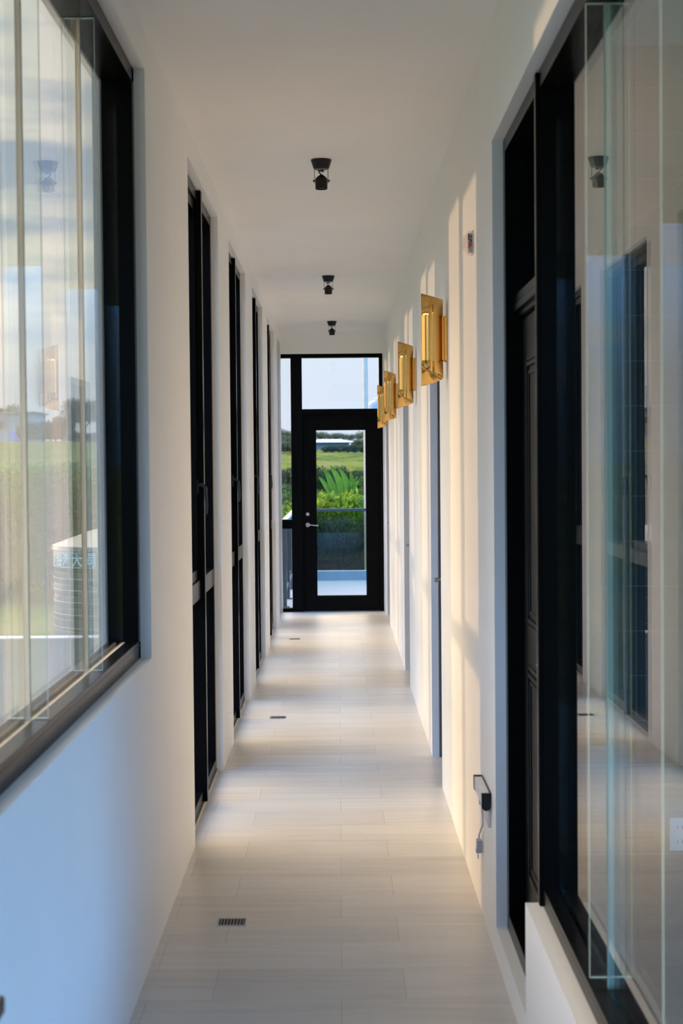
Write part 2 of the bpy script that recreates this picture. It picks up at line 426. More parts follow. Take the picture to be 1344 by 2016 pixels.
# ------------------------------------------------------------------ right wall doors (deep-set)
for k, (a, b) in enumerate(DOORS):
    oy = (a+b)/2
    t = thing('door_%d' % (k+2), (0, oy, 0), label=['first grey door recess on the right, under the nearest brass lamp', 'second grey door recess on the right, under the second brass lamp',
              'last grey door recess on the right, beside the end door'][k], cat='door', kind='structure')
    def D(mb, name, mat, par, **kk):
        for i in range(len(mb.v)): mb.v[i] = mb.v[i]-Vector((0, oy, 0))
        return mb.build(name, mat, par, **kk)
    f = MB(); xf = XR+.038
    f.box(xf, RO, a, a+.04, 0, 2.30).box(xf, RO, b-.04, b, 0, 2.30).box(xf, RO, a+.04, b-.04, 2.26, 2.30)
    D(f, 'frame', M['greyframe'], t, bevel=.002)
    lo = D(MB().box(xf+.03, xf+.072, a+.043, b-.043, .006, 2.257), 'door_leaf', M['greydoor'], t, bevel=.002)
    h = MB().tube([(xf+.031, b-.10, 1.0), (xf-.02, b-.10, 1.0), (xf-.024, b-.11, 1.0), (xf-.024, b-.22, 1.0)], .009, n=8)
    D(h, 'lever', M['steel'], lo, smooth=True)

# ------------------------------------------------------------------ right near door unit and fixed window
GR = .595
t = thing('door_5', (0, 5.0, 0), label='tall black panelled side door with transom on the right', cat='door', kind='structure')
def D(mb, name, mat, par, **kk):
    for i in range(len(mb.v)): mb.v[i] = mb.v[i]-Vector((0, 5.0, 0))
    return mb.build(name, mat, par, **kk)
f = MB(); x0, x1 = .546, .655
f.box(x0, x1, 5.30, 5.36, .10, RT).box(x0, x1, 4.431, 5.30, RT-.045, RT).box(x0, x1, 4.44, 5.30, .10, .155)
f.box(x0+.02, x1, 4.431, 4.47, .436, RT-.045)
D(f, 'frame', M['black'], t, bevel=.0015)
f = MB(); xb = .570; f.box(xb+.004, x1, 4.44, 5.30, 2.160, 2.187).box(xb+.010, x1, 4.44, 5.30, 2.156, 2.160).box(xb, x1, 4.44, 5.30, 2.133, 2.156).box(xb+.014, x1, 4.44, 5.30, 2.115, 2.133)
D(f, 'transom_bar', M['black'], t, bevel=.001)
D(MB().box(.612, .618, 4.44, 5.30, 2.187, RT-.045), 'pane', M['darkglass'], t)
f = MB(); f.box(.602, .642, 4.475, 5.297, .158, 2.112)
lf = D(f, 'door_leaf', M['leafblack'], t, bevel=.002)
f = MB()
for za, zb in ((.30, 1.0), (1.12, 1.98)):
    for k, (d, p) in enumerate(((0, .006), (.02, .009), (.045, .005))):
        A0, A1 = 4.60+d, 5.17-d; Z0, Z1 = za+d, zb-d; wd = .012
        f.box(.602-p, .603, A0, A0+wd, Z0, Z1).box(.602-p, .603, A1-wd, A1, Z0, Z1).box(.602-p, .603, A0, A1, Z0, Z0+wd).box(.602-p, .603, A0, A1, Z1-wd, Z1)
D(f, 'panel_moulding', M['leafblack'], lf)
D(MB().tube([(.602, 4.535, 1.065), (.575, 4.535, 1.065), (.570, 4.545, 1.065), (.570, 4.66, 1.063)], [.010, .009, .009, .008], n=10), 'lever', M['steel'], lf, smooth=True)

t = thing('window_7', (0, 0, 0), label='big near right fixed window on a low white wall, with glass fins', cat='window', kind='structure')
RW0, RW1 = -.6, 4.43
f = MB()
f.box(.546, .652, RW0, RW1-.040, .435, .470).box(.546, .583, RW0, RW1-.040, .470, .485).box(.607, .652, RW0, RW1-.040, .470, .485)
f.box(.546, .652, RW0, RW1-.040, RT-.05, RT)
f.box(.546, .652, RW0, RW0+.05, .485, RT-.05)
f.box(.550, .652, RW1-.040, RW1-.032, .435, RT)
f.build('frame', M['black'], t, bevel=.0015)
MB().box(.536, .652, RW1-.032, RW1, .436, RT-.006).build('mullion', M['black'], t, bevel=.003)
J2 = [3.585, 2.76, 1.935, 1.11, .285]
ed = [RW1-.040]+J2+[RW0+.05]
for a, b in zip(ed, ed[1:]):
    MB().box(GR-.006, GR+.006, b+.003, a-.003, .472, RT-.045).build('pane', [M['glass'], M['edge']], t)
for y in J2:
    f = MB(); fin_box(f, GR-.047, GR-.007, y, .500, RT-.052); f.build('glass_fin', [M['glass'], M['edge']], t)
    f = MB(); fin_box(f, GR+.007, GR+.047, y, .500, RT-.052); f.build('glass_fin', [M['glass'], M['edge']], t)
    MB().box(GR-.007, GR+.007, y-.003, y+.003, .472, RT-.045).build('joint_seal', M['sealgreen'], t)

# ------------------------------------------------------------------ brass sconces
def sconce(y, z, label):
    t = thing('wall_sconce', (XR, y, z), label=label, cat='wall lamp', group='brass wall lamps along the right wall')
    return t
def make_sconce():
    t = thing('wall_sconce', (0, 0, 0))
    # plan path (x away from wall is negative, y along the corridor)
    pts = [(-.118, .052, .218), (-.100, .058, .214), (-.075, .058, .207), (-.048, .050, .198), (-.028, .034, .190), (-.019, .012, .184), (-.020, -.008, .180),
           (-.026, -.026, .175), (-.036, -.040, .169), (-.049, -.050, .163), (-.060, -.054, .159), (-.066, -.0535, .157), (-.070, -.050, .155), (-.074, -.0505, .154), (-.082, -.052, .152),
           (-.090, -.048, .150), (-.100, -.037, .148), (-.110, -.022, .146), (-.118, -.006, .144)]
    # smooth by Catmull-Rom
    P = []
    for i in range(len(pts)-1):
        p0 = pts[max(i-1, 0)]; p1 = pts[i]; p2 = pts[i+1]; p3 = pts[min(i+2, len(pts)-1)]
        for k in range(4):
            u = k/4
            P.append(tuple(.5*((2*b)+(-a+c)*u+(2*a-5*b+4*c-d)*u*u+(-a+3*b-3*c+d)*u**3) for a, b, c, d in zip(p0, p1, p2, p3)))
    P.append(pts[-1])
    s = MB(); nz = 6
    for x, y, h in P:
        for k in range(nz+1): s.v.append(Vector((x, y, -h+2*h*k/nz)))
    for i in range(len(P)-1):
        for k in range(nz):
            a = i*(nz+1)+k; s.f.append((a, a+1, a+nz+2, a+nz+1)); s.mi.append(0)
    o = s.build('shade', M['gold'], t)
    for p in o.data.polygons: p.use_smooth = True
    md = o.modifiers.new('thick', 'SOLIDIFY'); md.thickness = .0016; md.offset = 0
    MB().box(-.0155, -.0005, -.05, .05, -.105, .105).build('back_plate', M['gold'], t, bevel=.002)
    MB().box(-.024, -.0155, -.022, .022, -.10, .10).build('bracket', M['gold'], t, bevel=.001)
    MB().lathe([(.012, -.05), (.012, -.02), (.007, -.018), (.007, .045), (.002, .05)], c=(-.062, .006, 0), n=16).build('lamp_holder', M['white'], t, smooth=True)
    MB().tube([(-.012, -.052, -.112), (-.012, -.052, -.105)], .003, n=8).build('screw', M['rubber'], t)
    return t
s0 = make_sconce()
SC4 = [(7.62, 2.225, 'nearest and largest-looking polished brass wall lamp of folded sheet metal'),
       (10.66, 2.225, 'second brass wall lamp from the camera, between nearest and third'),
       (13.85, 2.215, 'third brass wall lamp from the camera, in front of the end door edge'),
       (16.35, 2.21, 'farthest and smallest-looking brass wall lamp, overlapping the black door frame')]
for i, (y, z, lb) in enumerate(SC4):
    o = s0 if i == 0 else copy_tree(s0)
    o.location = (XR, y, z); tag(o, lb, 'wall lamp', 'brass wall lamps along the right wall')

# ------------------------------------------------------------------ ceiling spotlights
def make_spot():
    t = thing('ceiling_spotlight', (0, 0, 0))
    MB().lathe([(.049, 0), (.049, -.006), (.047, -.010), (.041, -.030), (.037, -.042), (.034, -.045), (.0, -.045)][:-1], n=32).build('canopy', M['blackmatt'], t, smooth=True)
    MB().tube([(-.032, 0, -.044), (-.032, 0, -.112)], .0016, n=6).build('yoke_rod', M['blackmatt'], t)
    MB().tube([(.032, 0, -.044), (.032, 0, -.112)], .0016, n=6).build('yoke_rod', M['blackmatt'], t)
    c = []
    for k in range(15):
        u = k/14; c.append((.011*math.sin(u*8)-.004*u, .006*math.cos(u*7), -.042-.032*u-.007*math.sin(u*8)))
    MB().tube(c, .0030, n=8).build('cable', M['rubber'], t, smooth=True)
    h = MB().lathe([(.006, -.070), (.010, -.073), (.020, -.080), (.024, -.086), (.029, -.089), (.029, -.136), (.0275, -.140), (.024, -.140), (.022, -.128)], n=32)
    ho = h.build('lamp_head', M['blackmatt'], t, smooth=True)
    MB().lathe([(.022, -.1335), (.012, -.1325), (.004, -.132)], n=24).build('lens', M['steel'], ho)
    for s in (-1, 1):
        MB().tube([(s*.029, 0, -.100), (s*.034, 0, -.100), (s*.036, 0, -.100), (s*.040, 0, -.100)], [.003, .003, .006, .0055], n=12).build('knob', M['blackmatt'], t)
    return t
sp = make_spot()
SP = [(-.072, 7.80, 20, 'nearest black ceiling spotlight, the largest in the photo'), (-.070, 12.62, -15, 'middle black spotlight of the three on the ceiling'),
      (-.060, 16.65, 8, 'farthest and smallest black ceiling spotlight before the end door')]
for i, (x, y, a, lb) in enumerate(SP):
    o = sp if i == 0 else copy_tree(sp)
    o.location = (x, y, HC); tag(o, lb, 'spotlight', 'black spotlights on the ceiling')

# ------------------------------------------------------------------ floor drains
def make_drain():
    t = thing('floor_drain', (0, 0, 0))
    MB().box(-.050, .050, -.048, .048, .0, .0012).build('drain_pit', M['drainhole'], t)
    f = MB(); f.box(-.052, .052, -.050, -.045, 0, .003).box(-.052, .052, .045, .050, 0, .003).box(-.052, -.047, -.045, .045, 0, .003).box(.047, .052, -.045, .045, 0, .003)
    f.build('rim', M['steel'], t)
    g = MB()
    for k in range(8): x = -.040+k*.0115; g.box(x-.0022, x+.0022, -.036, .036, .0012, .0026)
    g.box(-.047, .047, -.045, -.036, .0012, .0026).box(-.047, .047, .036, .045, .0012, .0026)
    g.build('grate', M['darksteel'], t)
    return t
dr = make_drain()
DRN = [(-.398, 5.80, 'nearest square metal floor drain, beside the near left wall'), (-.41, 10.50, 'middle floor drain, level with the second tall left window'),
       (-.43, 15.2, 'farthest floor drain, level with the fourth tall left window')]
for i, (x, y, lb) in enumerate(DRN):
    o = dr if i == 0 else copy_tree(dr)
    o.location = (x, y, 0.0002); tag(o, lb, 'drain', 'floor drains along the left side')

# ------------------------------------------------------------------ alarm box
t = thing('alarm_box', (XR, 6.13, 2.47), label='small clear plastic box with red and black parts, high on the right wall', cat='alarm')
w2 = .038
MB().prism([(-.034, .024), (-.018, .041), (-.002, .041), (-.002, -.042), (-.014, -.042), (-.034, -.020)][::-1], -w2, w2).build('cover', M['clear'], t, bevel=.001)
MB().box(-.004, -.0005, -w2-.002, w2+.002, -.043, .043).build('back_plate', M['white'], t)
MB().box(-.020, -.004, -.020, .024, -.036, .034).build('circuit_board', M['cream'], t)
f = MB()
for (x, z, h) in ((-.017, .024, .007), (-.009, .006, .006), (-.0075, .022, .003), (-.0165, .012, .003)): f.box(x-.002, x+.002, -.024, -.0205, z-h, z+h)
f.build('black_component', M['dotblack'], t)
f = MB(); f.box(-.019, -.014, -.026, -.0205, -.018, .002).box(-.015, -.007, -.025, -.0205, -.012, -.006).box(-.020, -.014, -.026, -.0205, -.022, -.012); f.build('red_lamp', M['red'], t, bevel=.001)

# ------------------------------------------------------------------ light bar with cord
t = thing('emergency_light_bar', (XR, 5.67, .49), label='low slim light bar with black end caps and dangling grey cord, on the right wall', cat='lamp')
def cap_poly(x0, x1, z0, z1):
    r = (x1-x0)/2; cx = (x0+x1)/2; ps = [(x0, z1), (x1, z1)]
    for k in range(9):
        a = -math.pi*k/8; ps.append((cx+r*math.cos(a), z0+r+r*math.sin(a)))
    return ps
MB().prism(cap_poly(-.0345, -.003, -.030, .030), -.170, -.155).build('end_cap', M['blackmatt'], t, bevel=.001)
MB().prism(cap_poly(-.0345, -.003, -.030, .030), .155, .170).build('end_cap', M['blackmatt'], t, bevel=.001)
MB().prism(cap_poly(-.0325, -.005, -.026, .026), -.155, .155).build('housing', M['white'], t)
MB().box(-.006, -.003, -.155, .155, .022, .029).build('rail_trim', M['blackmatt'], t)
MB().box(-.010, -.0005, -.14, .06, -.095, -.026).build('wall_plate', M['cream'], t, bevel=.002)
cd = []
for k in range(13):
    a = 2*math.pi*k/12; cd.append((-.012, .165+.010*math.sin(a), -.045-.016*(1-math.cos(a))/1.0))
cd += [(-.010, .12, -.07), (-.008, .10, -.105), (-.008, .09, -.135), (-.010, .15, -.165), (-.012, .21, -.20), (-.012, .215, -.215)]
MB().tube(cd, .0028, n=8).build('cord', M['cable'], t, smooth=True)
pl = MB().box(-.022, -.004, .185, .225, -.250, -.215).box(-.024, -.003, .190, .220, -.262, -.250).box(-.018, -.015, .195, .199, -.285, -.262).box(-.018, -.015, .211, .215, -.285, -.262)
pl.build('plug', M['cable'], t, bevel=.002)

# ------------------------------------------------------------------ narrow console, only its corner shows at lower left
t = thing('console_table', (XL, 1.7, 0), label='dark narrow console table, blurred corner at lower left edge', cat='table')
MB().box(.002, .131, -.65, .70, .835, .862).build('table_top', M['wood'], t, bevel=.004)
for yy in (-.60, .62):
    for xx in (.02, .105): MB().box(xx-.012, xx+.012, yy-.015, yy+.015, 0, .835).build('leg', M['wood'], t, bevel=.002)

tag(MB().box(LO-2.1, LO, YB, 5.0, 3.13, 3.22).build('sky_blocker_left', M['wall']), 'added unseen white slab outside, shading the near left window from high sky', 'roof', kind='structure')  # unseen overhang added to keep warm high sky off the near corridor
tag(MB().box(-3.0, 5.0, YB-3.2, YB-.1, 3.23, 3.33).build('sky_blocker_back', M['wall']), 'added unseen white slab behind the camera, shading the corridor floor from the sky', 'roof', kind='structure')  # unseen slab added to cut blue sky light on the rear floor
# ------------------------------------------------------------------ terrain and terrace
def interp(s, tab):
    for (a, u), (b, v) in zip(tab, tab[1:]):
        if s <= b: return u+(v-u)*max(0, (s-a))/(b-a)
    return tab[-1][1]
TAB = [(0, -.35), (24, -.30), (27, .0), (34, .45), (45, 1.20), (75, 1.75), (110, 2.25), (220, 3.5), (320, 4.6), (900, 9)]
def gh(x, y):
    s = math.hypot(x, y)
    h = interp(s if y > 0 else min(s, 24), TAB)
    if y > 1:
        a = -x/y; k = max(0, min(1, (a-.04)/.10)); k = k*k*(3-2*k)
        h += k*.010*max(0, s-30)*(1 if s < 140 else 140/s)
    return h
rs = [0.01, 6, 12, 18, 22, 24, 25.5, 27, 30, 34, 38, 42, 46, 52, 60, 70, 80, 90, 100, 110, 130, 160, 200, 240, 300, 400, 600, 900]
na = 180
g = MB()
for r in rs:
    for k in range(na):
        a = 2*math.pi*k/na; x, y = r*math.sin(a), r*math.cos(a)
        random.seed(k*31+int(r*7)); j = (random.random()-.5)*min(.25, r*.002)
        g.v.append(Vector((x, y, gh(x, y)+j)))
for i in range(len(rs)-1):
    for k in range(na):
        a = i*na+k; b = i*na+(k+1) % na
        g.f.append((a, b, b+na, a+na)); g.mi.append(0)
go = g.build('ground', M['ground'], fix=False); tag(go, 'grassy sloping field around the building', 'ground', kind='structure')
for p in go.data.polygons: p.use_smooth = True
go.data.flip_normals()
tag(MB().box(-7.5, LO-.02, -3, 17.5, -.5, -.30).build('bounce_yard_slab', M['asphalt']), 'concrete yard slab added beside the corridor to bounce neutral light', 'yard', kind='structure')  # slab added so light bounced indoors is warm grey, not grass green
# foundation / terrace
tag(MB().box(-1.15, 3.0, YE+.121, 23.0, -.4, -.01).build('terrace_floor', M['concrete']), 'grey tiled terrace floor outside the end door', 'terrace', kind='structure')
tag(MB().box(-1.15, 3.0, 23.0, 23.18, -.4, .115).build('terrace_curb', M['curb']), 'pale raised curb along the terrace edge', 'curb', kind='structure')
t = thing('balcony_railing', (0, 23.09, .115), label='glass railing with dark top rail across the terrace, seen through the door', cat='railing')
MB().box(-.66, 2.95, -.03, .03, .845, .885).build('top_rail', M['greysteel'], t, bevel=.003)
for a, b in ((-.62, .62), (.66, 1.80), (1.84, 2.90)): MB().box(a, b, -.006, .006, .01, .845).build('glass_panel', M['railglass'], t)
for x in (-.64, .64, 1.82, 2.92): MB().box(x-.02, x+.02, -.02, .02, 0, .845).build('post', M['greysteel'], t)
t = thing('balcony_railing', (-.635, 20.6, 0), label='grey steel side railing with posts, seen through the narrow sidelight', cat='railing')
MB().box(-.03, .03, -1.9, 2.4, .965, 1.00).build('top_rail', M['lightrail'], t, bevel=.003)
MB().box(-.015, .015, -1.9, 2.4, .16, .20).build('bottom_rail', M['greysteel'], t)
for y in (-1.9, -.75, .80, 2.35):
    p = MB().box(-.022, .022, y-.02, y+.02, -.01, .965).build('post', M['greysteel'], t)
    MB().box(-.05, .05, y-.05, y+.05, -.01, .002).build('base_plate', M['greysteel'], p)
for a, b in ((-1.86, -.79), (-.71, .76), (.84, 2.31)): MB().box(-.005, .005, a, b, .21, .965).build('glass_panel', M['railglass'], t)
for (yy, zz) in ((19.9, .10), (21.4, .17)):
    tag(MB().box(-1.6, -.68, yy, yy+.05, zz, zz+.05).build('stair_rail', M['greysteel']), ['lower dark bar of the outside steps, beside the sidelight railing', 'upper dark bar of the outside steps, farther behind the sidelight railing'][yy > 20.5], 'rail', 'bars of the outside steps')
st = MB()
for k in range(4): st.box(-2.4, -1.15, 20.2+k*.6, 20.8+k*.6, -.4, .02+k*.05)
tag(st.build('outdoor_step', M['curb']), 'pale concrete outside steps beyond the sidelight railing', 'steps', kind='structure')
# outdoor pole and small tank in transom
t = thing('white_pole', (.395, 23.6, -.3), label='slim white pole standing outside, seen through the transom', cat='pole')
MB().tube([(0, 0, 0), (0, 0, 6)], .036, n=16).build('pole_shaft', M['polecream'], t, smooth=True)
MB().lathe([(.07, 0), (.07, .02), (.037, .03)], n=16).build('pole_base', M['steel'], t)
t = thing('water_tank', (1.02, 44, gh(1.02, 44)), label='small domed steel water tank, seen at the right edge of the transom', cat='tank')
MB().lathe([(.34, 1.20), (.35, 1.24), (.35, 1.85), (.33, 1.90), (.28, 2.05), (.17, 2.16), (.06, 2.20)], n=32).build('tank_body', M['tanklid'], t, smooth=True)
MB().tube([(0, 0, 0), (0, 0, 1.2)], .09, n=12).build('stand', M['greysteel'], t)
MB().lathe([(.06, 2.2), (.06, 2.235), (.02, 2.245)], n=16).build('lid', M['steel'], t)

# big tank outside the left window
TX, TY, TZ = -1.80, 14.0, -.32
t = thing('water_tank', (TX, TY, TZ), label='large ribbed grey water tank with green lettered band, outside the near left window', cat='tank')
TR = .655
prof = [(TR*.98, 0)]
z = 0.0
while z < 1.10:
    prof += [(TR, z+.01), (TR, z+.085), (TR-.010, z+.093)]; z += .098
prof += [(TR, 1.10), (TR, 1.255)]
MB().lathe(prof, n=96).build('tank_body', M['tankbody'], t, smooth=True)
MB().lathe([(TR+.003, 1.125), (TR+.003, 1.235)], n=96).build('label_band', M['tankgreen'], t, smooth=True)
f = MB()
for z, h in ((1.117, .004), (1.240, .004), (1.02, .003), (.925, .003), (.825, .003), (.72, .003), (.61, .003)): f.lathe([(TR+.002, z-h), (TR+.006, z-h), (TR+.006, z+h), (TR+.002, z+h)], n=96)
f.build('hoop', M['tankline'], t)
MB().lathe([(TR+.006, 1.244), (TR+.014, 1.255), (TR+.010, 1.290), (TR-.02, 1.300), (.36, 1.40), (.21, 1.445), (.20, 1.47), (.10, 1.50), (.03, 1.505)], n=64).build('tank_lid', M['tanklid'], t, smooth=True)
cu = bpy.data.curves.new('txt', 'FONT'); cu.body = '好浴海大同好浴海'; cu.size = .125; cu.align_x = 'CENTER'; cu.offset = .0028; cu.space_character = 1.12; cu.resolution_u = 3
to = bpy.data.objects.new('txt', cu); C.objects.link(to); bpy.context.view_layer.update()
tm = bpy.data.meshes.new_from_object(to.evaluated_get(bpy.context.evaluated_depsgraph_get()))
wd = max(v.co.x for v in tm.vertices)-min(v.co.x for v in tm.vertices)
print('TEXT width', wd, len(tm.vertices))
for v in tm.vertices:
    a = -math.pi/2 - .51 + v.co.x/TR
    y = v.co.y; v.co = ((TR+.0055)*math.cos(a), (TR+.0055)*math.sin(a), 1.137+y*.95)
bpy.data.objects.remove(to)
tm.materials.clear(); tm.materials.append(M['letters'])
lt = bpy.data.objects.new('lettering', tm); C.objects.link(lt); lt.parent = t
tag(MB().box(-7.5, -1.02, 12.0, 12.15, -.5, .365).build('parapet_wall', M['parapet']), 'low grey-green wall with pale coping outside the left window', 'wall', kind='structure')
tag(MB().box(-7.5, -1.0, 11.99, 12.16, .366, .374).build('parapet_coping', M['tankline']), 'thin pale coping line on the low outside wall', 'coping', kind='structure')

# ------------------------------------------------------------------ vegetation
def leaf_cloud(rng, n, rx, ry, rz, ls, cz, lumps=9, shell=.55):
    v, f = [], []
    L_ = []
    for k in range(lumps):
        a = rng.uniform(0, 6.28); e = rng.uniform(-.3, 1); q = rng.uniform(.3, .75)
        L_.append((q*rx*math.cos(a), q*ry*math.sin(a), cz+rz*.6*e, rng.uniform(.38, .6)))
    L_.append((0, 0, cz, .75))
    for k in range(n):
        lx, ly, lz, s = rng.choice(L_)
        while True:
            d = Vector((rng.uniform(-1, 1), rng.uniform(-1, 1), rng.uniform(-1, 1)))
            if shell < d.length < 1: break
        p = Vector((lx+d.x*rx*s, ly+d.y*ry*s, max(.03, lz+d.z*rz*s)))
        nrm = (d.normalized()+Vector((rng.gauss(0, .5), rng.gauss(0, .5), rng.gauss(.3, .5)))).normalized()
        u = nrm.cross(Vector((rng.uniform(-1, 1), rng.uniform(-1, 1), rng.uniform(-1, .2)))).normalized(); w_ = nrm.cross(u)
        l = ls*rng.uniform(.6, 1.3); b = len(v)
        v += [tuple(p), tuple(p+u*l*.5+w_*l*.28-nrm*l*.03), tuple(p+u*l-nrm*l*.15), tuple(p+u*l*.5-w_*l*.28-nrm*l*.03)]
        f.append((b, b+1, b+2, b+3))
    return v, f
def mk(name, vf, mat, parent):
    me = bpy.data.meshes.new(name); me.from_pydata(vf[0], [], vf[1]); me.materials.append(mat)
    o = bpy.data.objects.new(name, me); C.objects.link(o); o.parent = parent; return o
def make_shrub(seed, mat, n=3500, rx=1.0, rz=.6, ls=.11, cz=.55, name='shrub', lumps=9):
    rng = random.Random(seed); t = thing(name, (0, 0, 0))
    mk('foliage', leaf_cloud(rng, n, rx, rx, rz, ls, cz, lumps), mat, t)
    s = MB()
    for k in range(5):
        a = rng.uniform(0, 6.28); q = rng.uniform(.1, .4)*rx
        s.tube([(0.04*math.cos(a), .04*math.sin(a), -.3), (q*.5*math.cos(a), q*.5*math.sin(a), cz*.5), (q*math.cos(a), q*math.sin(a), cz*1.1)], [.03*rx, .02*rx, .01*rx], n=6)
    s.build('stem', M['bark'], t)
    return t
def make_tree(seed, mat, n=5000, h=4.0, r=1.6, ls=.2):
    rng = random.Random(seed); t = thing('tree', (0, 0, 0))
    mk('crown', leaf_cloud(rng, n, r, r, h*.34, ls, h*.64, 14, .4), mat, t)
    s = MB(); s.tube([(0, 0, -.5), (.05, .02, h*.3), (0, .05, h*.6)], [.13, .10, .05], n=8)
    for k in range(6):
        a = k*1.05; s.tube([(0.03, .02, h*.3), (.4*r*math.cos(a), .4*r*math.sin(a), h*.55), (.7*r*math.cos(a), .7*r*math.sin(a), h*.72)], [.05, .035, .015], n=6)
    s.build('trunk', M['bark'], t); return t
protos = {
 'yellow': make_shrub(1, M['leafyellow'], 5200, 1.0, .58, .11, .58),
 'mid': make_shrub(2, M['leafmid'], 3800, 1.0, .6, .12, .6),
 'dark': make_shrub(3, M['leafdark'], 4200, 1.0, .7, .12, .62),
 'olive': make_shrub(4, M['leafolive'], 3000, 1.0, .6, .16, .6),
 'tree': make_tree(5, M['leafdark']), 'thin': make_tree(6, M['leafolive'], 1500, 4.5, 1.5, .22),
}
used = set()
def put(kind, px, D, ytop, label, group, wscale=1.0, cat=None, yoff=0):
    """px = horizontal bearing, D = distance, ytop = elevation of the top"""
    x = (px-667)/3200*D; gz = gh(x, D); zt = 1.65+(911-ytop)/3200*D
    base = {'yellow': 1.25, 'mid': 1.35, 'dark': 1.42, 'olive': 1.35, 'tree': 4.2, 'thin': 4.8}[kind]
    s = max(.2, (zt-gz)/base)
    p = protos[kind]
    if kind in used: p = copy_tree(p)
    used.add(kind)
    p.location = (x, D, gz); p.rotation_euler = (0, 0, random.uniform(0, 6.28)); p.scale = (s*wscale, s*wscale, s)
    tag(p, label, cat or ('tree' if kind in ('tree', 'thin') else 'shrub'), group)
    return p
random.seed(11)
G1 = 'leafy shrubs just behind the glass railing'
for px, D, yt in ((560, 26.5, 975), (592, 27, 968), (618, 26.4, 966), (636, 26.0, 972), (652, 26.6, 957), (668, 26.0, 950), (684, 26.6, 956), (700, 26.1, 966), (718, 26.6, 960), (742, 27, 960)):
    put('yellow', px, D, yt, 'yellow-green leafy shrub just behind the terrace railing', G1, .62)
for px, D, yt in ((575, 24.9, 1012), (606, 24.7, 1020), (634, 24.9, 1008), (662, 24.6, 1014), (690, 24.9, 1008), (718, 24.7, 1018), (745, 24.9, 1010), (550, 24.8, 1015)):
    put('dark', px, D, yt, 'dark low shrub behind the railing glass', 'dark shrubs behind the railing glass', .5)
G2 = 'mid green shrubs around the banana plant'
for px, D, yt in ((545, 31, 958), (575, 33, 940), (618, 31, 952), (700, 31, 945), (722, 33, 925), (745, 35, 930), (640, 30, 958)):
    put('mid', px, D, yt, 'mid green shrub near the banana plant beyond the terrace', G2, .7)
for px, D, yt in ((560, 40, 915), (625, 37, 912), (648, 38, 914), (690, 39, 922)):
    put('dark', px, D, yt, 'dark rounded bush between banana plant and field', 'dark bushes at the near field edge', .9)
# far belt
G3 = 'dark shrubs in front of the pale-roofed house'
for px, D, yt in ((555, 118, 868), (575, 120, 866), (612, 124, 878), (640, 126, 877), (655, 122, 875), (668, 124, 874), (684, 121, 876), (700, 118, 874), (716, 116, 876)):
    put('dark', px, D, yt, 'dark bush at the far field edge in front of the house', G3, 1.2)
for px, D, yt in ((704, 150, 866), (718, 140, 862), (736, 150, 858), (560, 150, 856), (548, 160, 850)):
    put('olive', px, D, yt, 'olive bush beside the pale-roofed house', 'olive bushes around the pale-roofed house', 1.1)
for px, D, yt in ((612, 260, 843), (628, 265, 845), (640, 260, 848), (655, 270, 849), (668, 262, 848), (682, 268, 851), (700, 262, 850), (716, 255, 845), (732, 262, 843), (560, 250, 841), (545, 262, 837), (590, 258, 841)):
    put('thin', px, D, yt, 'sparse tree on the skyline behind the pale-roofed house', 'sparse skyline trees behind the house', 1.5)
# left view
GA = 'bushes outside the near left window'
for k, (px, D, yt) in enumerate(((-40, 27, 930), (0, 28, 915), (35, 30, 900), (70, 29, 905), (100, 30, 897), (130, 29, 900), (158, 31, 893), (190, 30, 896), (225, 30, 900), (-80, 29, 915), (-120, 30, 910))):
    put('mid', px, D, yt, 'mid green bush beyond the low wall outside the left window', GA, .8)
for px, D, yt in ((-60, 23, 975), (-10, 24, 965), (40, 23, 960), (90, 24, 960), (150, 23.5, 945), (200, 24, 950), (245, 24, 950)):
    put('dark', px, D, yt, 'dark bush just behind the low outside wall', 'dark bushes behind the low outside wall', .75)
for px, D, yt in ((-60, 34, 893), (20, 35, 892), (60, 36, 893), (115, 36, 892), (-20, 33, 893)):
    put('yellow', px, D, yt, 'yellow-green shrub at the field edge outside the left window', 'yellow shrubs outside the left window', 1.0)
for px, D, yt, lb in ((128, 128, 812, 'rounded pale-leaved tree left of the big dark tree outside the left window'), (168, 122, 776, 'big dark tree on the field outside the left window'), (212, 126, 780, 'dark tree right of the big one, near the window frame'),
                  (8, 175, 788, 'tree rising behind the flat-roofed house'), (-40, 175, 780, 'tree left of the flat-roofed house, out at the edge')):
    put('tree', px, D, yt, lb, 'dark trees outside the left window', 1.15)
for px, D, yt in ((72, 135, 826), (85, 138, 822), (100, 140, 828), (113, 138, 824), (60, 142, 832), (125, 136, 834), (150, 118, 842), (180, 118, 846), (205, 118, 845)):
    put('dark', px, D, yt, 'dark hedge bush at the far edge of the left field', 'hedge bushes at the far left field edge', 1.3)
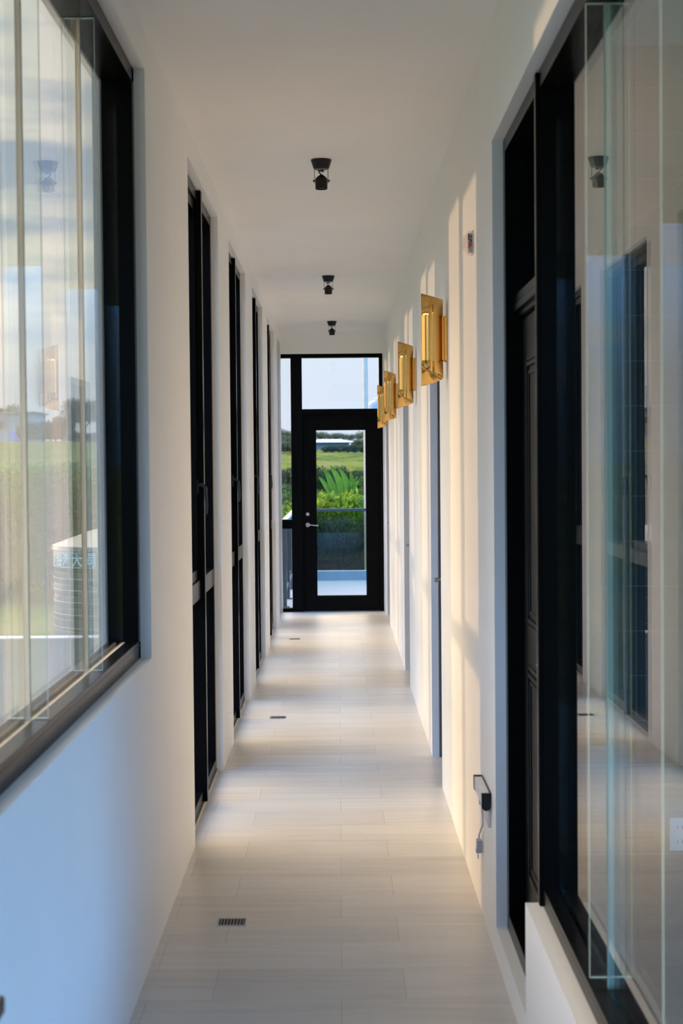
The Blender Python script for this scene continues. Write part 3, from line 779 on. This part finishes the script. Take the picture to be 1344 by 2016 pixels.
# banana plant
D = 30.0
bt = thing('banana_plant', ((668-667)/3200*D, D, gh(0, D)), label='banana plant with long arching leaves, seen through the end door', cat='plant')
gz = gh(0, D)
MB().tube([(0, 0, -.2), (.01, 0, .35), (.0, .0, .85)], [.10, .08, .05], n=12).build('stem', M['banana'], bt, smooth=True)
def banana_leaf(tip, bend, wid, seed):
    rng = random.Random(seed); base = Vector((0, 0, .52)); tip = Vector(tip); n = 14; v = []; f = []
    side = (tip-base).cross(Vector((0, 1, 0))).normalized()
    for i in range(n+1):
        u = i/n; c = base.lerp(tip, u)+Vector(bend)*math.sin(u*math.pi)
        q_ = max(0, (u-.22)/.78); wv = max(.012, wid*math.sin(q_**.75*math.pi)**.6) if u < 1 else .004
        for s in (-1, -.5, 0, .5, 1):
            p = c+side*s*wv+Vector((0, -.55*abs(s)*wv+rng.uniform(-.006, .006), 0)); v.append(tuple(p))
    for i in range(n):
        for k in range(4):
            a = i*5+k; f.append((a, a+1, a+6, a+5))
    me = bpy.data.meshes.new('leaf'); me.from_pydata(v, [], f); me.materials.append(M['banana'])
    o = bpy.data.objects.new('leaf', me); C.objects.link(o); o.parent = bt
    for p in me.polygons: p.use_smooth = True
def zt(y): return 1.65+(911-y)/3200*D-gz
def xt(px): return (px-668)/3200*D
for k, (px, y, bd, w_) in enumerate(((637, 920, (.03, 0, .03), .062), (650, 916, (.10, 0, .05), .066), (666, 919, (.14, 0, .06), .062), (690, 929, (.10, 0, .10), .05), (628, 938, (-.02, -.1, .10), .045), (706, 946, (.05, 0, .14), .045))):
    banana_leaf((xt(px), -.05*k, zt(y)), bd, w_, k)
# far house with pale roof
D = 222; hx = (650-667)/3200*D; hz = gh(hx, D)
t = thing('farm_house', (hx, D, hz), label='low farmhouse with pale metal hip roof beyond the field', cat='house')
ez = 1.65+(911-870.5)/3200*D-hz; rz = 1.65+(911-864.5)/3200*D-hz
MB().box(-2.6, 2.6, -1.5, 3, -.5, ez).build('house_wall', M['housewall'], t)
rf = MB(); b = 0
rf.v = [Vector(p) for p in ((-3.3, -2.2, ez), (3.4, -2.2, ez-.02), (3.4, 3.6, ez), (-3.3, 3.6, ez), (-1.6, .7, rz), (1.4, .7, rz), (-3.3, -2.2, ez-.08), (3.4, -2.2, ez-.1), (3.4, 3.6, ez-.08), (-3.3, 3.6, ez-.08))]
rf.f = [(0, 1, 5, 4), (1, 2, 5), (2, 3, 4, 5), (3, 0, 4), (0, 6, 7, 1), (1, 7, 8, 2), (2, 8, 9, 3), (3, 9, 6, 0), (6, 9, 8, 7)]; rf.mi = [0]*9
rf.build('roof', M['roofwhite'], t)
# flat-roofed house on the left
D = 150; hx = (30-667)/3200*D; hz = gh(hx, D)
t = thing('flat_roofed_house', (hx, D, hz), label='pale flat-roofed house with a blue sheet, far outside the left window', cat='house')
tz = 1.65+(911-808)/3200*D-hz
MB().box(-5.5, 1.8, 0, 6, -1, tz).build('house_wall', M['farwall'], t)
MB().box(-5.8, 2.1, -.3, 6.3, tz, tz+.12).build('roof_slab', M['housewall'], t)
MB().box(-.4, .75, -.06, -.001, .1, .95).build('blue_sheet', M['bluepanel'], t)
MB().box(-1.6, -.7, -.04, 0, 1.2, 1.9).build('house_window', M['rubber'], t)
MB().tube([(-.2, 1, tz), (-.2, 1, tz+.9)], .03, n=6).build('antenna', M['greysteel'], t)

# ------------------------------------------------------------------ light: sky + low sun
az = Vector((-.735, .678, 0)).normalized(); el = R(5.0)
sun_dir = (az*math.cos(el)+Vector((0, 0, math.sin(el)))).normalized()
sl = bpy.data.lights.new('sun', 'SUN'); sl.energy = .66; sl.color = (1.0, .62, .36); sl.angle = R(1.6)
so = bpy.data.objects.new('sun', sl); C.objects.link(so); so.rotation_euler = sun_dir.to_track_quat('Z', 'Y').to_euler()
so.location = sun_dir*30

W = bpy.data.worlds.new('sky'); SC.world = W; W.use_nodes = True; nt = W.node_tree; nt.nodes.clear()
out = nt.nodes.new('ShaderNodeOutputWorld'); bg = nt.nodes.new('ShaderNodeBackground')
tc = nt.nodes.new('ShaderNodeTexCoord'); sep = nt.nodes.new('ShaderNodeSeparateXYZ'); L(nt, tc.outputs['Generated'], sep.inputs[0])
def ramp(stops, inp):
    r = nt.nodes.new('ShaderNodeValToRGB'); e = r.color_ramp.elements
    e[0].position, e[0].color = stops[0][0], (*stops[0][1], 1); e[1].position, e[1].color = stops[-1][0], (*stops[-1][1], 1)
    for p, c in stops[1:-1]:
        x = e.new(p); x.color = (*c, 1)
    L(nt, inp, r.inputs[0]); return r
def math_(op, a, b=None, clamp=False):
    n = nt.nodes.new('ShaderNodeMath'); n.operation = op; n.use_clamp = clamp
    for i, q in enumerate((a, b)):
        if q is None: continue
        if isinstance(q, (int, float)): n.inputs[i].default_value = q
        else: L(nt, q, n.inputs[i])
    return n.outputs[0]
def mix(f, a, b, bt='MIX'):
    n = nt.nodes.new('ShaderNodeMix'); n.data_type = 'RGBA'; n.blend_type = bt
    if isinstance(f, (int, float)): n.inputs[0].default_value = f
    else: L(nt, f, n.inputs[0])
    for i, q in ((6, a), (7, b)):
        if isinstance(q, tuple): n.inputs[i].default_value = (*q, 1)
        else: L(nt, q, n.inputs[i])
    return n.outputs[2]
zpos = sep.outputs['Z']
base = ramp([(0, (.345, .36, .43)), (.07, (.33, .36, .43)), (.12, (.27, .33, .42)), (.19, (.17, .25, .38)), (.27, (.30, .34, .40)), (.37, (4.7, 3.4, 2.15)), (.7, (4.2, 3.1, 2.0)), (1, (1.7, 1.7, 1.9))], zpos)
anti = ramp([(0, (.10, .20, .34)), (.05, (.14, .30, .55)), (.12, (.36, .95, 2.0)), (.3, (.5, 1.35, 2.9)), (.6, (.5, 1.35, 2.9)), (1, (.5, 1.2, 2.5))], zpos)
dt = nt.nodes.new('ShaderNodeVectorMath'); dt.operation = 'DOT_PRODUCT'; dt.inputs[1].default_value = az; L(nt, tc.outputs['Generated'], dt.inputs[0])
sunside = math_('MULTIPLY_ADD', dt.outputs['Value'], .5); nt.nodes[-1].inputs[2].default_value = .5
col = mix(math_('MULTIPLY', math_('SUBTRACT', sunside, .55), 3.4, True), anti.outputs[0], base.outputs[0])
# clouds
mp = N(nt, 'ShaderNodeMapping'); mp.inputs['Scale'].default_value = (3.6, 3.6, 24); L(nt, tc.outputs['Generated'], mp.inputs['Vector'])
no = N(nt, 'ShaderNodeTexNoise', Scale=1.0, Detail=7.0, Roughness=.55); L(nt, mp.outputs[0], no.inputs['Vector'])
cl = ramp([(.45, (0, 0, 0)), (.58, (1, 1, 1))], no.outputs['Fac'])
band = ramp([(.02, (0, 0, 0)), (.10, (1, 1, 1)), (.26, (.7, .7, .7)), (.8, (.2, .2, .2))], zpos)
leftm = ramp([(.05, (0.03, .03, .03)), (.13, (1, 1, 1))], math_('MULTIPLY', sep.outputs['X'], -1.0))
cm = math_('MULTIPLY', math_('MULTIPLY', cl.outputs[0], band.outputs[0]), leftm.outputs[0])
col = mix(cm, col, (.66, .60, .53))
# glow near the sun
gd = nt.nodes.new('ShaderNodeVectorMath'); gd.operation = 'DOT_PRODUCT'; gd.inputs[1].default_value = sun_dir; L(nt, tc.outputs['Generated'], gd.inputs[0])
gw = math_('POWER', math_('MAXIMUM', gd.outputs['Value'], 0.0), 14.0)
col = mix(math_('MULTIPLY', gw, .75), col, (1.1, .72, .45))
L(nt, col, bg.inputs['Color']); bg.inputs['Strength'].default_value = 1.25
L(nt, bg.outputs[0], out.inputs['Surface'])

# ------------------------------------------------------------------ camera
cam = bpy.data.cameras.new('camera'); co = bpy.data.objects.new('camera', cam); C.objects.link(co)
cam.sensor_fit = 'VERTICAL'; cam.sensor_height = 36; cam.sensor_width = 24; cam.lens = 3200/2016*36
pitch = math.atan(97/3200)
co.matrix_world = Matrix.Translation((0, 0, 1.65)) @ Matrix.Rotation(-math.atan(4.2/3200), 4, 'Z') @ Matrix.Rotation(math.pi/2-pitch, 4, 'X') @ Matrix.Rotation(-.00875, 4, 'Z')
cam.clip_start = .05; cam.clip_end = 3000
cam.dof.use_dof = True; cam.dof.focus_distance = 10.0; cam.dof.aperture_fstop = 6.3
SC.camera = co
vs = SC.view_settings; SC.display_settings.display_device = 'sRGB'
vs.view_transform = 'Standard'; vs.look = 'None'; vs.gamma = 1; vs.use_curve_mapping = False; vs.exposure = 0.92
cy = SC.cycles
cy.transparent_max_bounces = 40; cy.max_bounces = 14; cy.diffuse_bounces = 8; cy.glossy_bounces = 6
